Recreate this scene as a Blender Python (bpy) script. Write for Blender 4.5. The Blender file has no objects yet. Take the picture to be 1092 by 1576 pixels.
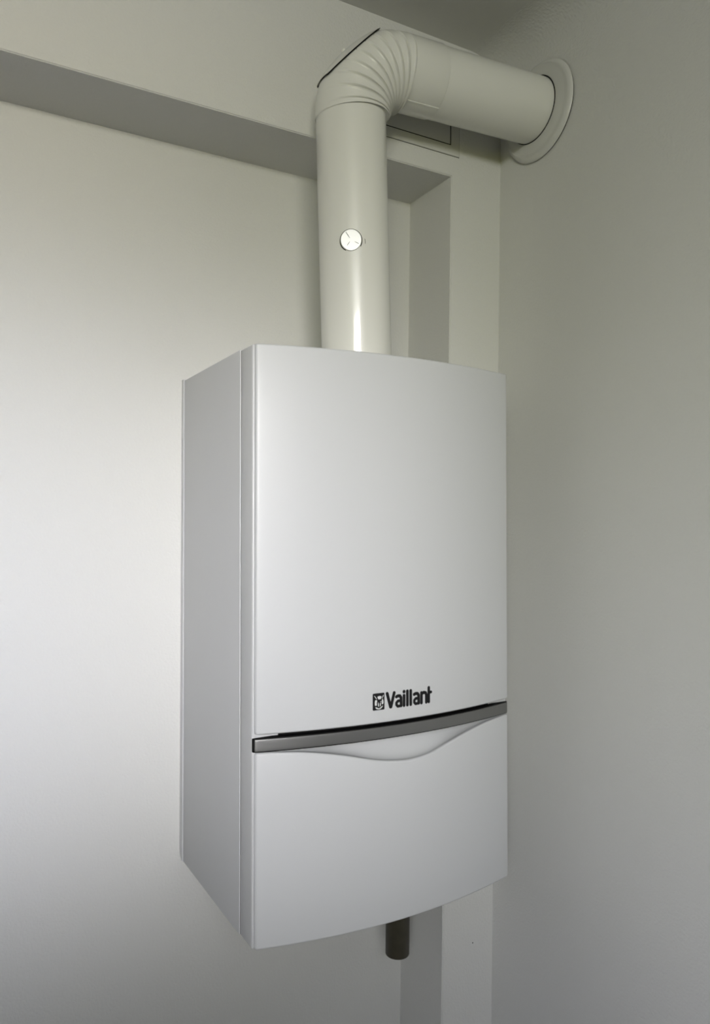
import bpy, bmesh, math, random
from mathutils import Vector, Matrix
import numpy as np
random.seed(4)
S = bpy.context.scene
COL = S.collection

# ------------------------------------------------------------------ camera
CAM = Vector((-0.36534, -1.26410, 0.56448))
YAW, PITCH, ROLL, FPX = 0.49971, 0.0150, 0.01341, 1171.18
fw = Vector((math.sin(YAW)*math.cos(PITCH), math.cos(YAW)*math.cos(PITCH), math.sin(PITCH)))
rt0 = Vector((math.cos(YAW), -math.sin(YAW), 0)); up0 = rt0.cross(fw)
rt = rt0*math.cos(ROLL) + up0*math.sin(ROLL); up = -rt0*math.sin(ROLL) + up0*math.cos(ROLL)
cd = bpy.data.cameras.new('camera'); cam = bpy.data.objects.new('camera', cd); COL.objects.link(cam)
cam.matrix_world = Matrix(((rt.x, up.x, -fw.x, CAM.x), (rt.y, up.y, -fw.y, CAM.y), (rt.z, up.z, -fw.z, CAM.z), (0, 0, 0, 1)))
cd.sensor_fit = 'VERTICAL'; cd.sensor_height = 36; cd.lens = 36*FPX/1576; cd.clip_start = .02
S.camera = cam

# ------------------------------------------------------------------ light
WX0, WX1, WZ0, WZ1, WY = -1.52, -0.42, 0.38, 1.37, -2.6     # window opening in the front wall
w = bpy.data.worlds.new('world'); S.world = w; w.use_nodes = True
wn = w.node_tree.nodes; wl = w.node_tree.links
bg = wn['Background']; bg.inputs['Strength'].default_value = 0.05
tc = wn.new('ShaderNodeTexCoord'); sx = wn.new('ShaderNodeSeparateXYZ'); rp = wn.new('ShaderNodeValToRGB')
wl.new(tc.outputs['Generated'], sx.inputs[0])
mr = wn.new('ShaderNodeMapRange'); mr.inputs[1].default_value = -1; wl.new(sx.outputs['Z'], mr.inputs[0]); wl.new(mr.outputs[0], rp.inputs[0])
rp.color_ramp.elements[0].position = .47; rp.color_ramp.elements[0].color = (.30, .31, .24, 1)
rp.color_ramp.elements[1].position = .53; rp.color_ramp.elements[1].color = (.85, .93, 1.0, 1)
wl.new(rp.outputs[0], bg.inputs['Color'])

def area(name, loc, direction, sx_, sy_, power, color, spread):
    l = bpy.data.lights.new(name, 'AREA'); l.shape = 'RECTANGLE'; l.size = sx_; l.size_y = sy_
    l.energy = power; l.color = color; l.spread = math.radians(spread)
    o = bpy.data.objects.new(name, l); COL.objects.link(o); o.location = loc
    o.rotation_euler = Vector(direction).to_track_quat('-Z', 'Y').to_euler()
    return o
W0 = Vector((-.97, WY+.03, .80)); W1 = Vector((-.97, WY+.03, 1.20))    # main panes, top light
GAIN = 1.30
def wlight(name, src, aim, size, power, col, spread):  # window daylight split into added lamps, each aimed and tinted for brightness
    m = max(col); area(name, src, Vector(aim) - src, size[0], size[1], GAIN*power*m, tuple(c/m for c in col), spread)
wlight('daylight_beam', W0, (-.10, 0, .42), (1.05, .8), .30, (5.40, 5.24, 5.52), 18)
wlight('daylight_left', W0, (-.70, 0, .40), (1.05, .8), .40, (.28, .47, .90), 22)
wlight('daylight_right', W0, (.55, -.9, .30), (1.05, .8), 1.0, (1.08, 1.08, 1.16), 36)
wlight('daylight_low', W0, (.55, -.9, -.10), (1.05, .8), 1.0, (.28, .29, .46), 36)
wlight('yellow_fill', W0, (.55, -.6, .60), (1.05, .8), 1.5, (.48, .48, .01), 60)  # added yellow-tinted lamp warming the right-hand side
wlight('upper_glow', W1, (-.20, 0, 1.20), (1.0, .3), 1.2, (.73, .71, .52), 60)
wlight('upper_glow_left', W1, (-.60, 0, 1.10), (1.0, .3), .6, (.71, .60, .35), 36)
wlight('skylight_fill', W1, (-.97, 0, 1.20), (1.0, .3), 2.5, (4.50, 4.60, 5.15), 180)
S.view_settings.view_transform = 'Standard'; S.view_settings.look = 'None'
S.view_settings.gamma = 1; S.view_settings.use_curve_mapping = False
S.view_settings.exposure = 0.0
S.cycles.use_denoising = True
S.cycles.max_bounces = 10; S.cycles.diffuse_bounces = 8

# ------------------------------------------------------------------ materials
def mat(name, col, rough=.5, metal=0, spec=.5, coat=0, bump=None, mottle=None, coatr=.1):
    m = bpy.data.materials.new(name); m.use_nodes = True
    nt = m.node_tree; p = nt.nodes['Principled BSDF']
    p.inputs['Base Color'].default_value = (*col, 1); p.inputs['Roughness'].default_value = rough
    p.inputs['Metallic'].default_value = metal; p.inputs['Specular IOR Level'].default_value = spec
    p.inputs['Coat Weight'].default_value = coat; p.inputs['Coat Roughness'].default_value = coatr
    t = nt.nodes.new('ShaderNodeTexCoord')
    if mottle:
        sc, amt = mottle
        n = nt.nodes.new('ShaderNodeTexNoise'); n.inputs['Scale'].default_value = sc; n.inputs['Detail'].default_value = 3
        r = nt.nodes.new('ShaderNodeValToRGB')
        r.color_ramp.elements[0].position = .3; r.color_ramp.elements[1].position = .7
        r.color_ramp.elements[0].color = tuple(c*(1-amt) for c in col) + (1,)
        r.color_ramp.elements[1].color = tuple(min(1, c*(1+amt)) for c in col) + (1,)
        nt.links.new(t.outputs['Object'], n.inputs['Vector']); nt.links.new(n.outputs[0], r.inputs[0]); nt.links.new(r.outputs[0], p.inputs['Base Color'])
    if bump:
        sc, st, dist = bump
        n = nt.nodes.new('ShaderNodeTexNoise'); n.inputs['Scale'].default_value = sc; n.inputs['Detail'].default_value = 2
        b = nt.nodes.new('ShaderNodeBump'); b.inputs['Strength'].default_value = st; b.inputs['Distance'].default_value = dist
        nt.links.new(t.outputs['Object'], n.inputs['Vector']); nt.links.new(n.outputs[0], b.inputs['Height']); nt.links.new(b.outputs[0], p.inputs['Normal'])
    return m
M = dict(
    wall=mat('wall_paint', (.62, .62, .60), .75, spec=.25, bump=(230, .65, .0015)),
    ceil=mat('ceiling_paint', (.62, .62, .60), .8, spec=.2, bump=(180, .15, .001)),
    dim=mat('darkened_unseen_wall', (.22, .22, .21), .75, spec=.3),  # unseen walls darkened to cut bounce light
    floor=mat('floor_tile', (.08, .077, .072), .45, mottle=(9, .12)),
    boiler=mat('boiler_enamel', (.52, .53, .54), .38, spec=.5, bump=(900, .04, .0004)),
    side=mat('boiler_side_enamel', (.515, .522, .53), .42, spec=.5, bump=(900, .04, .0004)),
    strip=mat('brushed_metal', (.24, .24, .235), .38, metal=.85),
    black=mat('matt_black', (.004, .004, .004), .7, spec=.12),
    ink=mat('black_ink', (.008, .008, .009), .5, spec=.2),
    white=mat('white_ink', (.62, .63, .63), .4),
    flue=mat('flue_enamel', (.70, .70, .66), .32, spec=.5, coat=.5, coatr=.07, bump=(14, .05, .002)),
    cap=mat('cap_plastic', (.93, .93, .92), .2, spec=.6),
    ros=mat('rosette_plastic', (.58, .58, .555), .38),
    panel=mat('hatch_paint', (.55, .55, .52), .6),
    seal=mat('grey_seam', (.10, .10, .085), .8),
    copper=mat('aged_copper', (.055, .05, .034), .5, metal=.2, mottle=(60, .12)),
    frame=mat('window_white', (.8, .8, .8), .4),
)
def glass():
    m = bpy.data.materials.new('window_glass'); m.use_nodes = True; nt = m.node_tree
    for n in list(nt.nodes): nt.nodes.remove(n)
    o = nt.nodes.new('ShaderNodeOutputMaterial'); mx = nt.nodes.new('ShaderNodeMixShader'); a = nt.nodes.new('ShaderNodeBsdfTransparent'); g = nt.nodes.new('ShaderNodeBsdfGlossy')
    g.inputs['Roughness'].default_value = .02; mx.inputs[0].default_value = .07
    nt.links.new(a.outputs[0], mx.inputs[1]); nt.links.new(g.outputs[0], mx.inputs[2]); nt.links.new(mx.outputs[0], o.inputs[0])
    return m
M['glass'] = glass()

# ------------------------------------------------------------------ helpers
def finish(bm, ang=32):
    bmesh.ops.recalc_face_normals(bm, faces=bm.faces)
    for f in bm.faces: f.smooth = True
    for e in bm.edges:
        if len(e.link_faces) == 2: e.smooth = e.calc_face_angle(0) < math.radians(ang)
def obj(name, bm, m, parent=None, ang=32, recalc=True):
    if recalc: finish(bm, ang)
    me = bpy.data.meshes.new(name); bm.to_mesh(me); bm.free(); me.materials.append(m)
    o = bpy.data.objects.new(name, me); COL.objects.link(o)
    if parent: o.parent = parent
    return o
def struct(name, bm, m):
    o = obj(name, bm, m); o['kind'] = 'structure'; return o
def thing(name, label, cat, loc=(0, 0, 0), rot=(0, 0, 0), group=None):
    o = bpy.data.objects.new(name, None); COL.objects.link(o); o.empty_display_size = .05
    o.location = loc; o.rotation_euler = rot; o['label'] = label; o['category'] = cat
    if group: o['group'] = group
    return o
def add_box(bm, lo, hi, bev=0, seg=2):
    vs = [bm.verts.new((x, y, z)) for x in (lo[0], hi[0]) for y in (lo[1], hi[1]) for z in (lo[2], hi[2])]
    fs = [bm.faces.new([vs[i] for i in q]) for q in ((0,1,3,2),(4,6,7,5),(0,4,5,1),(2,3,7,6),(0,2,6,4),(1,5,7,3))]
    if bev:
        es = list({e for f in fs for e in f.edges}); bmesh.ops.bevel(bm, geom=es, offset=bev, segments=seg, profile=.5, affect='EDGES')
    return bm
def box(lo, hi, bev=0, seg=2): return add_box(bmesh.new(), lo, hi, bev, seg)
def loft(bm, rings, close=True, caps=True):
    R = [[bm.verts.new(p) for p in r] for r in rings]; n = len(R[0])
    for a, b in zip(R, R[1:]):
        for i in range(n if close else n-1):
            j = (i+1) % n
            bm.faces.new((a[i], a[j], b[j], b[i]))
    if caps:
        bm.faces.new(R[0]); bm.faces.new(R[-1])
    return R
def frame_of(d):
    d = Vector(d).normalized(); u = Vector((0, 1, 0)) if abs(d.y) < .9 else Vector((1, 0, 0))
    a = (u - d*u.dot(d)).normalized(); return d, a, d.cross(a)
def lathe(bm, base, d, prof, n=96, caps=False):
    """prof: list of (radius, height along d)"""
    d, a, b = frame_of(d); base = Vector(base)
    rings = [[base + d*h + (a*math.cos(2*math.pi*i/n) + b*math.sin(2*math.pi*i/n))*r for i in range(n)] for r, h in prof]
    return loft(bm, rings, True, caps)

# ------------------------------------------------------------------ room
FLOOR, CEIL = -1.05, 1.44022
N, NX, CX, ZS = 0.13839, 0.4396, 0.55185, 1.19748
LX, FY = -1.9, WY
T = .12
# back wall: one masonry body, with the recess under the bulkhead left of the narrow strip
bm = bmesh.new()
def quad(bm, *ps): return bm.faces.new([bm.verts.new(p) for p in ps])
prof = [(LX, 0), (NX, 0), (NX, -N), (CX, -N)]
quad(bm, (LX, 0, FLOOR), (NX, 0, FLOOR), (NX, 0, ZS), (LX, 0, ZS))
quad(bm, (NX, 0, FLOOR), (NX, -N, FLOOR), (NX, -N, ZS), (NX, 0, ZS))
quad(bm, (NX, -N, FLOOR), (CX, -N, FLOOR), (CX, -N, ZS), (NX, -N, ZS))
quad(bm, (LX, 0, ZS), (NX, 0, ZS), (NX, -N, ZS), (LX, -N, ZS))
quad(bm, (LX, -N, ZS), (NX, -N, ZS), (NX, -N, CEIL), (LX, -N, CEIL))
quad(bm, (NX, -N, ZS), (CX, -N, ZS), (CX, -N, CEIL), (NX, -N, CEIL))
quad(bm, (CX, -N, FLOOR), (CX, -N, CEIL), (CX, T, CEIL), (CX, T, FLOOR))   # hidden end
quad(bm, (LX, T, FLOOR), (CX, T, FLOOR), (CX, T, CEIL), (LX, T, CEIL))
quad(bm, (LX, -N, CEIL), (CX, -N, CEIL), (CX, T, CEIL), (LX, T, CEIL))
bmesh.ops.remove_doubles(bm, verts=bm.verts, dist=1e-5)
es = [e for e in bm.edges if len(e.link_faces) == 2 and
      ((all(abs(v.co.x-NX) < 1e-5 and abs(v.co.y+N) < 1e-5 and v.co.z <= ZS+1e-5 for v in e.verts)) or
       (all(abs(v.co.y+N) < 1e-5 and abs(v.co.z-ZS) < 1e-5 and v.co.x <= NX+1e-5 for v in e.verts)))]
bmesh.ops.bevel(bm, geom=es, offset=.0016, segments=3, affect='EDGES')
struct('wall_back', bm, M['wall'])
struct('wall_right', box((CX, FY-T, FLOOR), (CX+T, T, CEIL)), M['wall'])
struct('wall_left', box((LX-T, FY-T, FLOOR), (LX, T, CEIL)), M['dim'])
bm = bmesh.new()                                            # front wall around the window opening
add_box(bm, (LX, FY-T, FLOOR), (WX0, FY, CEIL)); add_box(bm, (WX1, FY-T, FLOOR), (CX, FY, CEIL))
add_box(bm, (WX0, FY-T, FLOOR), (WX1, FY, WZ0)); add_box(bm, (WX0, FY-T, WZ1), (WX1, FY, CEIL))
struct('wall_front', bm, M['dim'])
struct('floor', box((LX-T, FY-T, FLOOR-.1), (CX+T, T, FLOOR)), M['floor'])
struct('ceiling', box((LX-T, FY-T, CEIL), (CX+T, T, CEIL+.1)), M['ceil'])
bm = bmesh.new(); RC = .07; rings = []                      # rounded plaster joint between ceiling and right wall
for y in (-N, FY):
    rings.append([(CX - RC*(1-math.sin(t)), y, CEIL - RC*(1-math.cos(t))) for t in [math.pi/2*k/16 for k in range(17)]] + [(CX, y, CEIL)])
loft(bm, rings); struct('trim_1', bm, M['wall'])
bm = bmesh.new(); f_ = .05
add_box(bm, (WX0, FY-.09, WZ0), (WX0+f_, FY-.04, WZ1)); add_box(bm, (WX1-f_, FY-.09, WZ0), (WX1, FY-.04, WZ1))
add_box(bm, (WX0+f_, FY-.09, WZ0), (WX1-f_, FY-.04, WZ0+f_)); add_box(bm, (WX0+f_, FY-.09, WZ1-f_), (WX1-f_, FY-.04, WZ1))
wo = struct('window_1', bm, M['frame'])
obj('pane', box((WX0+f_, FY-.07, WZ0+f_), (WX1-f_, FY-.064, WZ1-f_)), M['glass'], wo)

# ------------------------------------------------------------------ wall-hung boiler
W, D, BOW, H, DS = 0.43492, 0.32173, 0.02976, 0.80, 0.27507
RX, RY, RZ = -0.00707, -0.01178, 0.01344
boiler = thing('wall_boiler', 'white wall-hung gas boiler with bowed front and grey metal strip, mounted in the wall recess', 'boiler', (0, 0, 0), (RX, RY, RZ))
def yfront(x):                                              # local y of the bowed front
    t = x/W; return -(D + BOW*(1-(2*t-1)**2))
def backy(x, z): return RX*z - RZ*x - .0008                 # back plane stays on the wall
# rear mounting section, its lower corner rounded
def section_box(y0f, y1, ins, zb, rb, bev=.0015):
    """box between back plane function y0f and y1, outline in z/x inset by ins, rounded lower back corner rb"""
    bm = bmesh.new(); rings = []
    for x in (ins, ins+.001, W-ins-.001, W-ins):
        e = 0 if ins < x < W-ins-1e-9 and x not in (ins, W-ins) else .0
        r = []
        for k in range(7):
            a = k/6*math.pi/2
            zz = zb + rb - rb*math.sin(a); yy = y0f(x, zz) - rb*.8*(1-math.cos(a)); r.append((x, yy, zz))
        r.append((x, y1, zb)); r.append((x, y1, H-ins)); r.append((x, y0f(x, H), H-ins)); rings.append(r)
    loft(bm, rings); return bm
obj('mounting_frame', section_box(backy, -.0160, -.0016, .0005, .018), M['side'], boiler)
def slab(y0, y1, x0, x1, z0, z1, bev): return box((x0, y1, z0), (x1, y0, z1), bev, 3)
obj('casing', slab(-.0158, -DS+.0002, 0, W, 0, H, .0009), M['side'], boiler)
obj('side_seam', slab(-DS+.003, -DS-.003, .0014, W-.0014, .0015, H-.0015, .0002), M['seal'], boiler)
obj('front_frame', slab(-DS-.0003, -D+.0035, .0008, W-.0008, .0004, H-.0004, .0028), M['side'], boiler)
# dark core that shows in the joints around the front panels
bm = bmesh.new()
for za, zb in ((.003, .214), (.2595, H-.003)):
    rings = []
    for i in range(41):
        x = .0025 + (W-.005)*i/40; y = yfront(x) + .013
        rings.append([(x, -D+.0135, za), (x, y, za), (x, y, zb), (x, -D+.0135, zb)])
    loft(bm, rings)
obj('joint_liner', bm, M['black'], boiler)

X0, X1 = .0038, W-.0006
def stations(x0, x1, r, n):
    xs = [x0 + r*(1-math.cos(k/6*math.pi/2)) for k in range(6)]
    xe = [x1 - r*(1-math.cos(k/6*math.pi/2)) for k in range(6)][::-1]
    return xs + [x0+r + (x1-x0-2*r)*i/n for i in range(n+1)] + xe
def bowed(zlo, zhi, r=.0032, back=.010, x0=X0, x1=X1, dy=0, corner=.004, rows=4, n=90):
    """bowed slab between zlo(x) and zhi(x), all front edges rounded by r"""
    bm = bmesh.new(); rings = []
    for x in stations(x0, x1, r, n):
        ex = min(x-x0, x1-x); off = r - math.sqrt(max(0, r*r - max(0, r-ex)**2)) if ex < r else 0
        cz = corner - math.sqrt(max(0, corner**2 - max(0, corner-ex)**2)) if ex < corner else 0
        yf = yfront(x) + off + dy; yb = yfront(x) + back + dy; a, b = zlo(x)+cz, zhi(x)-cz
        if b - a < 2*r: rr = (b-a)*.45
        else: rr = r
        p = [(x, yb, a)]
        for k in range(6):
            t = k/5*math.pi/2; p.append((x, min(yb, yf + rr*(1-math.sin(t))), a + rr*(1-math.cos(t))))
        for k in range(1, rows): p.append((x, yf, a+rr + (b-a-2*rr)*k/rows))
        for k in range(6):
            t = math.pi/2 - k/5*math.pi/2; p.append((x, min(yb, yf + rr*(1-math.sin(t))), b - rr*(1-math.cos(t))))
        p.append((x, yb, b)); rings.append(p)
    loft(bm, rings); return bm
ZGT, ZBT, ZBB = .2812, .2755, .2592
obj('front_panel', bowed(lambda x: ZGT, lambda x: H), M['boiler'], boiler)
st = obj('trim_strip', bowed(lambda x: ZBB, lambda x: ZBT, r=.0012, back=.009, x0=.0032, x1=W-.0012, dy=.0006, corner=.0016), M['strip'], boiler)
st['label'] = 'brushed grey metal strip'
obj('strip_surround', bowed(lambda x: ZBB-.0012, lambda x: ZBT+.0013, r=.0006, back=.009, x0=.0014, x1=W-.0004, dy=.0022, corner=.0015), M['black'], boiler)['label'] = 'black surround of the strip, standing in for recess shade'  # black edge puts the recess shadow around the strip into colour
wx = [-.01, 0, .0267, .0743, .1248, .1689, .1948, .2274, .262, .299, .3391, .3831, .434, .445]
wz = [.2578, .2576, .2570, .2527, .2432, .2318, .2268, .2238, .2266, .2366, .2463, .2535, .2569, .2569]
def spline(xs, ys, x):                                     # monotone-ish cubic Hermite
    i = max(0, min(len(xs)-2, int(np.searchsorted(xs, x))-1))
    m = [0]*len(xs)
    for k in range(1, len(xs)-1): m[k] = (ys[k+1]-ys[k-1])/(xs[k+1]-xs[k-1])
    h = xs[i+1]-xs[i]; t = (x-xs[i])/h
    return (2*t**3-3*t*t+1)*ys[i] + (t**3-2*t*t+t)*h*m[i] + (-2*t**3+3*t*t)*ys[i+1] + (t**3-t*t)*h*m[i+1]
def wave(x): return spline(wx, wz, x)
obj('lower_flap', bowed(lambda x: 0, wave, r=.0034, back=.0050, corner=.0035, n=140), M['boiler'], boiler)
# finger scoop behind the wavy lip
bm = bmesh.new(); rings = []
for i in range(121):
    x = .012 + (W-.024)*i/120; zw = wave(x); dep = .024*min(1, max(0, .2592-zw)/.014)**.7
    r = []
    for k in range(15):
        s = (k/14)**2; z = zw-.0010 + s*(ZBB+.0005-(zw-.0010)); y = yfront(x) + .0044 + dep*s**.42
        r.append((x, y, z))
    rings.append(r)
loft(bm, rings, close=False, caps=False)
obj('finger_scoop', bm, M['boiler'], boiler, ang=60)

# --- logo on the front panel: emblem block and lettering
def surf(x, z, h): return (x, yfront(x) - h, z)
def poly(bm, pts, h0, h1):
    a = [bm.verts.new(surf(x, z, h1)) for x, z in pts]; b = [bm.verts.new(surf(x, z, h0)) for x, z in pts]
    bm.faces.new(a)
    for i in range(len(a)):
        j = (i+1) % len(a); bm.faces.new((a[i], a[j], b[j], b[i]))
def stroke(bm, pts, wd, h0, h1, aspect=1.0):
    """thick rounded polyline as one outline per segment"""
    for (ax, az), (bx_, bz) in zip(pts, pts[1:]):
        th = math.atan2(bz-az, bx_-ax); out = []
        for k in range(9):
            t = th - math.pi/2 + math.pi*k/8; out.append((bx_ + wd/2*math.cos(t)*aspect, bz + wd/2*math.sin(t)))
        for k in range(9):
            t = th + math.pi/2 + math.pi*k/8; out.append((ax + wd/2*math.cos(t)*aspect, az + wd/2*math.sin(t)))
        poly(bm, out, h0, h1)
EX0, EX1, EZ0, EZ1 = .1672, .1857, .2999, .3234
def em(u, v): return (EX0 + u*(EX1-EX0), EZ1 - v*(EZ1-EZ0))   # u right, v down, 0..1
bm = bmesh.new(); pts = []
for cx_, cv, a0 in ((.92, .06, -90), (.92, .94, 0), (.08, .94, 90), (.08, .06, 180)):
    for k in range(6):
        t = math.radians(a0 + 18*k); pts.append(em(cx_ + .08*math.cos(t), cv + .06*math.sin(t)))
poly(bm, pts, -.0002, .0003)
logo = obj('logo_emblem', bm, M['ink'], boiler, ang=20); logo['label'] = 'black square emblem with a white hare in an oval'
bm = bmesh.new()
def wp(ps): poly(bm, [em((x-240)/335, (y-300)/490) for x, y in ps], .0002, .0005)
wp([(372,400),(405,385),(450,383),(488,398),(482,440),(470,468),(440,480),(400,476),(380,440)])            # between the ears
wp([(308,495),(345,490),(366,520),(352,560),(350,600),(358,640),(330,655),(302,650),(296,600),(298,545)])  # left of the head
wp([(500,500),(522,468),(538,520),(545,570),(540,615),(512,632),(492,625),(498,580),(500,540)])             # right of the head
wp([(308,700),(345,700),(385,730),(425,738),(470,712),(500,680),(530,672),(508,715),(470,752),(420,768),(370,760),(330,738)])
wp([(385,560),(402,575),(400,598),(388,592)]); wp([(385,600),(410,598),(414,650),(412,692),(390,678)])
wp([(442,590),(464,585),(468,640),(462,672),(442,690)]); wp([(455,545),(478,535),(484,560),(468,572)])
wp([(275,362),(300,372),(345,440),(352,470),(328,450)]); wp([(548,355),(545,395),(515,450),(500,462),(518,400)])
obj('hare_figure', bm, M['white'], logo, ang=20)
bm = bmesh.new()
LU = .079/650
def lt(cx_, v): return (.188 + (cx_-300)*LU, .2999 + v*.0236)     # v: 0 baseline, 1 cap height
def L(pts, wd=.0045): stroke(bm, [lt(*p) for p in pts], wd, -.0002, .0003)
L([(317, .92), (362, .10)]); L([(412, .92), (368, .10)])
def letter_a(x):
    L([(x+18, .66), (x+40, .70), (x+66, .69), (x+82, .58), (x+84, .09)])
    L([(x+82, .40), (x+40, .40), (x+20, .30), (x+20, .18), (x+38, .08), (x+80, .09)], .0040)
letter_a(423)
L([(547, .08), (547, .68)]); L([(547, .90), (547, .92)], .0046)
L([(594, .08), (594, .92)]); L([(641, .08), (641, .92)])
letter_a(672)
L([(796, .08), (796, .70)]); L([(800, .64), (832, .70), (858, .66), (868, .52), (868, .08)])
L([(905, .08), (905, .95)]); L([(905, .66), (938, .66)], .0042)
obj('logo_lettering', bm, M['ink'], boiler, ang=20)['label'] = 'black rounded brand lettering'

# ------------------------------------------------------------------ flue
A = Vector((.2129, -.2059, .8)); E = Vector((.1853, -.2170, 1.2934)); F = Vector((CX, -.2361, 1.3004)); R0 = .0552
a = (E-A).normalized(); b = (F-E).normalized(); th = a.angle(b); RB = .086
nb = (b - a*a.dot(b)).normalized(); mb = a.cross(nb); TL = RB*math.tan(th/2)
S0 = E - a*TL; S1 = E + b*TL; C = S0 + nb*RB
flue = thing('flue_pipe', 'white flue pipe rising from the boiler, ribbed elbow turning into the right wall', 'flue pipe', (A.x, A.y, A.z))
INV = Matrix.Translation(-A)
def fobj(name, bm, m, parent=flue, **k):
    bm.transform(INV); return obj(name, bm, m, parent, **k)
bm = bmesh.new(); L0 = (S0-A).length
lathe(bm, A, a, [(R0, .003), (R0, L0*.3), (R0, L0*.6), (R0, L0+.004), (R0-.002, L0+.006), (R0-.002, .003)], caps=False)
fobj('vertical_pipe', bm, M['flue'])
# ribbed elbow
NR = 9
def crease(t):                                              # 0 in a crease, about 1 on the pleat
    u = t/th*NR; f = u - math.floor(u); d = min(f, 1-f)
    if u < .02 or u > NR-.02: f = .5; d = .5
    return (1-math.exp(-(d/.085)**1.4))*(.72 + .28*f) + .22*math.exp(-((d-.15)/.07)**2)
HALF = math.radians(27); hc = (RB+R0)*math.cos(HALF); d45 = (-nb*math.cos(th/2) + a*math.sin(th/2))
def flat(p, k):                                             # the outside of the bend is flattened
    h = (p-C).dot(d45); return p - d45*max(0, h-hc)*(1-k)
bm = bmesh.new(); rings = []; NT = 420; NP = 128
for i in range(NT+1):
    t = th*(-.035 + 1.07*i/NT); o = -nb*math.cos(t) + a*math.sin(t); p = C + o*RB; c = crease(max(0, min(th, t)))
    ring = []
    for k in range(NP):
        ph = 2*math.pi*k/NP; inn = (1-math.cos(ph))/2
        amp = .0108*inn**1.5 + .0040*max(0, min(1, (inn-.10)/.25)) + .0016*max(0, min(1, (t/th-.55)/.2))*(1-inn)
        r = R0 + .0008 + amp*(c-.55)
        ring.append(flat(p + (o*math.cos(ph) + mb*math.sin(ph))*r, .30))
    rings.append(ring)
loft(bm, rings, True, False)
elbow = fobj('elbow', bm, M['flue'], ang=50)
# inspection cover on the outside of the bend
bm = bmesh.new()
def cover_grid(rad, extra, low=0):
    g = []
    for i in range(41):
        t = th/2 + (-HALF + math.radians(extra) + (2*HALF-math.radians(2*extra))*i/40); o = -nb*math.cos(t) + a*math.sin(t)
        cp = ((hc-low)/math.cos(t-th/2) - RB)/rad; pm = math.acos(max(-1, min(1, cp)))
        g.append([flat(C + o*RB + (o*math.cos(f) + mb*math.sin(f))*rad, .55) for f in [pm*(-1+2*k/24) for k in range(25)]])
    return g
g1 = cover_grid(R0+.0045, .3); g0 = cover_grid(R0+.0022, .3)
V1 = loft(bm, g1, False, False); V0 = loft(bm, g0, False, False)
for i in range(40):
    for k in (0, 24): bm.faces.new((V1[i][k], V1[i+1][k], V0[i+1][k], V0[i][k]))
for k in range(24):
    for i in (0, 40): bm.faces.new((V1[i][k], V1[i][k+1], V0[i][k+1], V0[i][k]))
cover = fobj('inspection_cover', bm, M['flue'], elbow, ang=40)
bm = bmesh.new(); loft(bm, cover_grid(R0+.0030, -.6, .0016), False, False)
fobj('cover_gasket', bm, M['black'], elbow)
bm = bmesh.new(); o45 = (-nb*math.cos(th/2) + a*math.sin(th/2)); lathe(bm, C + o45*(hc + (RB+R0+.0045-hc)*.55), o45, [(.0001, .0035), (.003, .0035), (.004, .002), (.004, 0)], 24)
fobj('cover_screw', bm, M['flue'], elbow)
# sleeve and horizontal pipe
bm = bmesh.new(); LH = (F-S1).length - .002
lathe(bm, S1, b, [(R0-.002, .0), (R0, .002), (R0, LH), (R0-.002, LH), (R0-.002, 0)])
fobj('horizontal_pipe', bm, M['flue'])
bm = bmesh.new(); LS = .062
lathe(bm, S1, b, [(R0+.0002, -.003), (R0+.0016, -.001), (R0+.0018, LS-.001), (R0+.0015, LS), (R0-.0002, LS)])
sl = fobj('sleeve', bm, M['flue'])
bm = bmesh.new(); lathe(bm, S1, b, [(R0+.0001, LS-.001), (R0+.0004, LS-.001), (R0+.0004, LS+.0007), (R0+.0001, LS+.0007)])
fobj('sleeve_joint', bm, M['seal'], sl)
# lengthwise fold of the sleeve: radial direction facing down towards the room
d_, fa, fb = frame_of(b)
rd = (Vector((0, -.34, -.94)) - b*Vector((0, -.34, -.94)).dot(b)).normalized(); td = b.cross(rd)
bm = bmesh.new(); rings = []
for h in (0, .02, .04, LS):
    p = S1 + b*h + rd*(R0+.0010); rings.append([p - td*.0018, p - td*.0010 + rd*.0014, p + td*.0010 + rd*.0014, p + td*.0018])
loft(bm, rings); fobj('sleeve_fold', bm, M['flue'], sl)
# measuring-port cap
P0 = Vector((.17184, -.25638, .99133)); nrm = Vector((P0 - A)); nrm = (nrm - a*nrm.dot(a)).normalized()
capn = (nrm*.38 + Vector((-.452, -.881, -.138))*.62).normalized()
tx = Vector((0, 0, 1)).cross(capn).normalized(); tz = capn.cross(tx)
bm = bmesh.new(); lathe(bm, P0 - capn*.0035, capn, [(.0158, 0), (.0158, .0060), (.0150, .0070), (.0001, .0070)], 64)
cap = fobj('port_cap', bm, M['cap']); cap['label'] = 'bright white round cap with three grooves'
bm = bmesh.new()
for ang, l0, l1, wd in ((125, .003, .014, .0011), (235, .003, .010, .0009), (-25, .006, .013, .0009)):
    u = tx*math.cos(math.radians(ang)) + tz*math.sin(math.radians(ang)); v = capn.cross(u); q = P0 + capn*.0036
    rings = [[q + u*l + v*s*wd/2*f + capn*hh for s, hh in ((-1, -.0004), (-1, .0002), (1, .0002), (1, -.0004))] for l, f in ((l0, .4), ((l0+l1)/2, 1), (l1, .7))]
    loft(bm, rings)
fobj('groove', bm, mat('groove_grey', (.22, .22, .21), .6), cap)
bm = bmesh.new(); lathe(bm, P0 - capn*.0022, capn, [(.0172, 0), (.0172, .0018), (.0150, .0019)], 64)
fobj('cap_seat', bm, M['seal'], cap)
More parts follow.
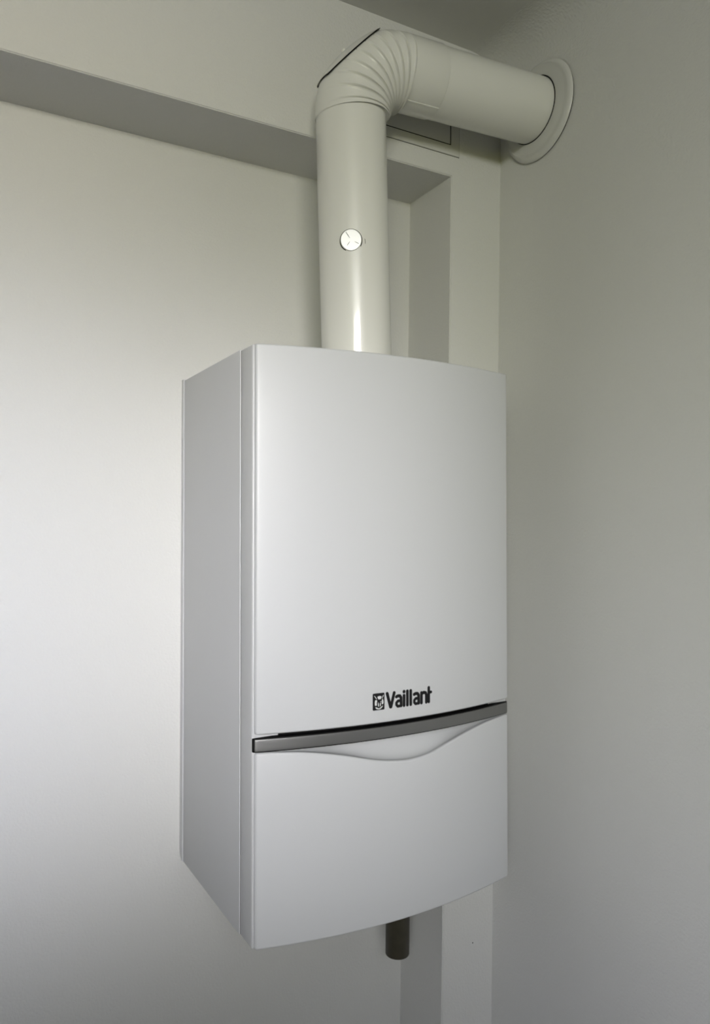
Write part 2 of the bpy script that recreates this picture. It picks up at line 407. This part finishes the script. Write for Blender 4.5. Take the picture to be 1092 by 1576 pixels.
# scuff beside the cap
bm = bmesh.new(); q = Vector((.1910, -.2643, .9915)); n2 = (q-A); n2 = (n2-a*n2.dot(a)).normalized(); u2 = Vector((0, 0, 1)).cross(n2).normalized()
c0 = A + a*((q-A).dot(a)) + n2*(R0+.0002)
bm.faces.new([bm.verts.new(c0 + u2*x + Vector((0, 0, 1))*z) for x, z in ((-.0005, .004), (.0004, .003), (.0012, -.001), (.0010, -.004), (.0003, -.004), (.0004, -.001))])
fobj('scuff_mark', bm, M['seal'])

# wall rosette
FC = Vector((CX, -.2445, 1.2950))
ros = thing('wall_rosette', 'round white cover ring where the flue pipe enters the right wall', 'cover ring', FC)
bm = bmesh.new(); prof = [(R0+.0012, .0005), (R0+.0012, .0085), (R0+.003, .0095), (.071, .0088), (.0755, .0080), (.0775, .0088), (.0815, .0074), (.0846, .0044), (.0850, .0030), (.0846, .0022)]
AXC = E + b*((FC.x - E.x)/b.x)
n = 120; rings = []
for r, h in prof:
    k = (r - R0)/(.085-R0); k = max(0, min(1, k)); cy, cz = AXC.y*(1-k) + FC.y*k, AXC.z*(1-k) + FC.z*k
    rings.append([Vector((CX - h, cy + r*math.cos(2*math.pi*i/n), cz + r*math.sin(2*math.pi*i/n))) - FC for i in range(n)])
loft(bm, rings, True, False); obj('ring', bm, M['ros'], ros, ang=40)
bm = bmesh.new(); rings = []
for r, h in ((R0+.0001, .0005), (R0+.0001, .0092), (R0+.0016, .0092), (R0+.0016, .0005)):
    rings.append([Vector((CX - h, AXC.y + r*math.cos(2*math.pi*i/n), AXC.z + r*math.sin(2*math.pi*i/n))) - FC for i in range(n)])
loft(bm, rings, True, False); obj('inner_gasket', bm, M['black'], ros)
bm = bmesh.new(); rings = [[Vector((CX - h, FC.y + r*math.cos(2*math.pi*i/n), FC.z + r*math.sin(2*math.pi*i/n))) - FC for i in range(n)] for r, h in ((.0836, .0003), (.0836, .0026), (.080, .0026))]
loft(bm, rings, True, False); obj('back_shadow_ring', bm, M['black'], ros)  # black ring stands in for the gap shadow behind the rosette

# ------------------------------------------------------------------ access hatch in the bulkhead
PX0, PX1, PZ0, PZ1 = .272, .4548, 1.2352, 1.385
hatch = thing('access_hatch', 'flush square access hatch in the bulkhead behind the flue elbow', 'access hatch', ((PX0+PX1)/2, -N, PZ0))
ho = Vector(hatch.location)
def hb(lo, hi, bev=0):
    bm = box(lo, hi, bev); bm.transform(Matrix.Translation(-ho)); return bm
bd = .0178
bm = bmesh.new()
add_box(bm, (PX0, -N-.0016, PZ0), (PX1, -N-.0002, PZ0+bd)); add_box(bm, (PX0, -N-.0016, PZ1-bd), (PX1, -N-.0002, PZ1))
add_box(bm, (PX0, -N-.0016, PZ0+bd), (PX0+bd, -N-.0002, PZ1-bd)); add_box(bm, (PX1-bd, -N-.0016, PZ0+bd), (PX1, -N-.0002, PZ1-bd))
bm.transform(Matrix.Translation(-ho)); obj('frame', bm, M['panel'], hatch)
obj('door', hb((PX0+bd+.0018, -N-.0018, PZ0+bd+.0020), (PX1-bd-.0026, -N-.0004, PZ1-bd-.0018)), M['panel'], hatch)
obj('joint_line', hb((PX0+.002, -N-.0006, PZ0+.002), (PX1-.002, -N-.0001, PZ1-.002)), M['black'], hatch)
obj('edge_line', hb((PX0-.0011, -N-.0006, PZ0-.0009), (PX1+.0011, -N-.0001, PZ1+.0009)), M['seal'], hatch)

# ------------------------------------------------------------------ pipe stub under the boiler
stub = thing('pipe_stub', 'short dark brown pipe stub hanging under the boiler', 'pipe', (.3655, -.1045, -.2010))
bm = bmesh.new(); lathe(bm, (0, 0, 0), (0, 0, 1), [(.0001, .0), (.0195, .0), (.0206, .0004), (.0212, .0016), (.0212, .1960)], 64)
obj('tube', bm, M['copper'], stub)
bm = bmesh.new(); lathe(bm, (0, 0, 0), (0, 0, 1), [(.0213, .166), (.0240, .167), (.0240, .190), (.0213, .192)], 6)
obj('nut', bm, M['copper'], stub)

# speck on the narrow wall strip
o_ = (Vector((.5067, -N, -.2008)))
spk = thing('wall_speck', 'tiny black speck on the narrow wall strip below the boiler', 'speck', o_)
bm = bmesh.new(); lathe(bm, (0, 0, 0), (0, -1, 0), [(.0011, 0), (.0008, .0007), (.0001, .0009)], 12); obj('dot', bm, M['black'], spk)
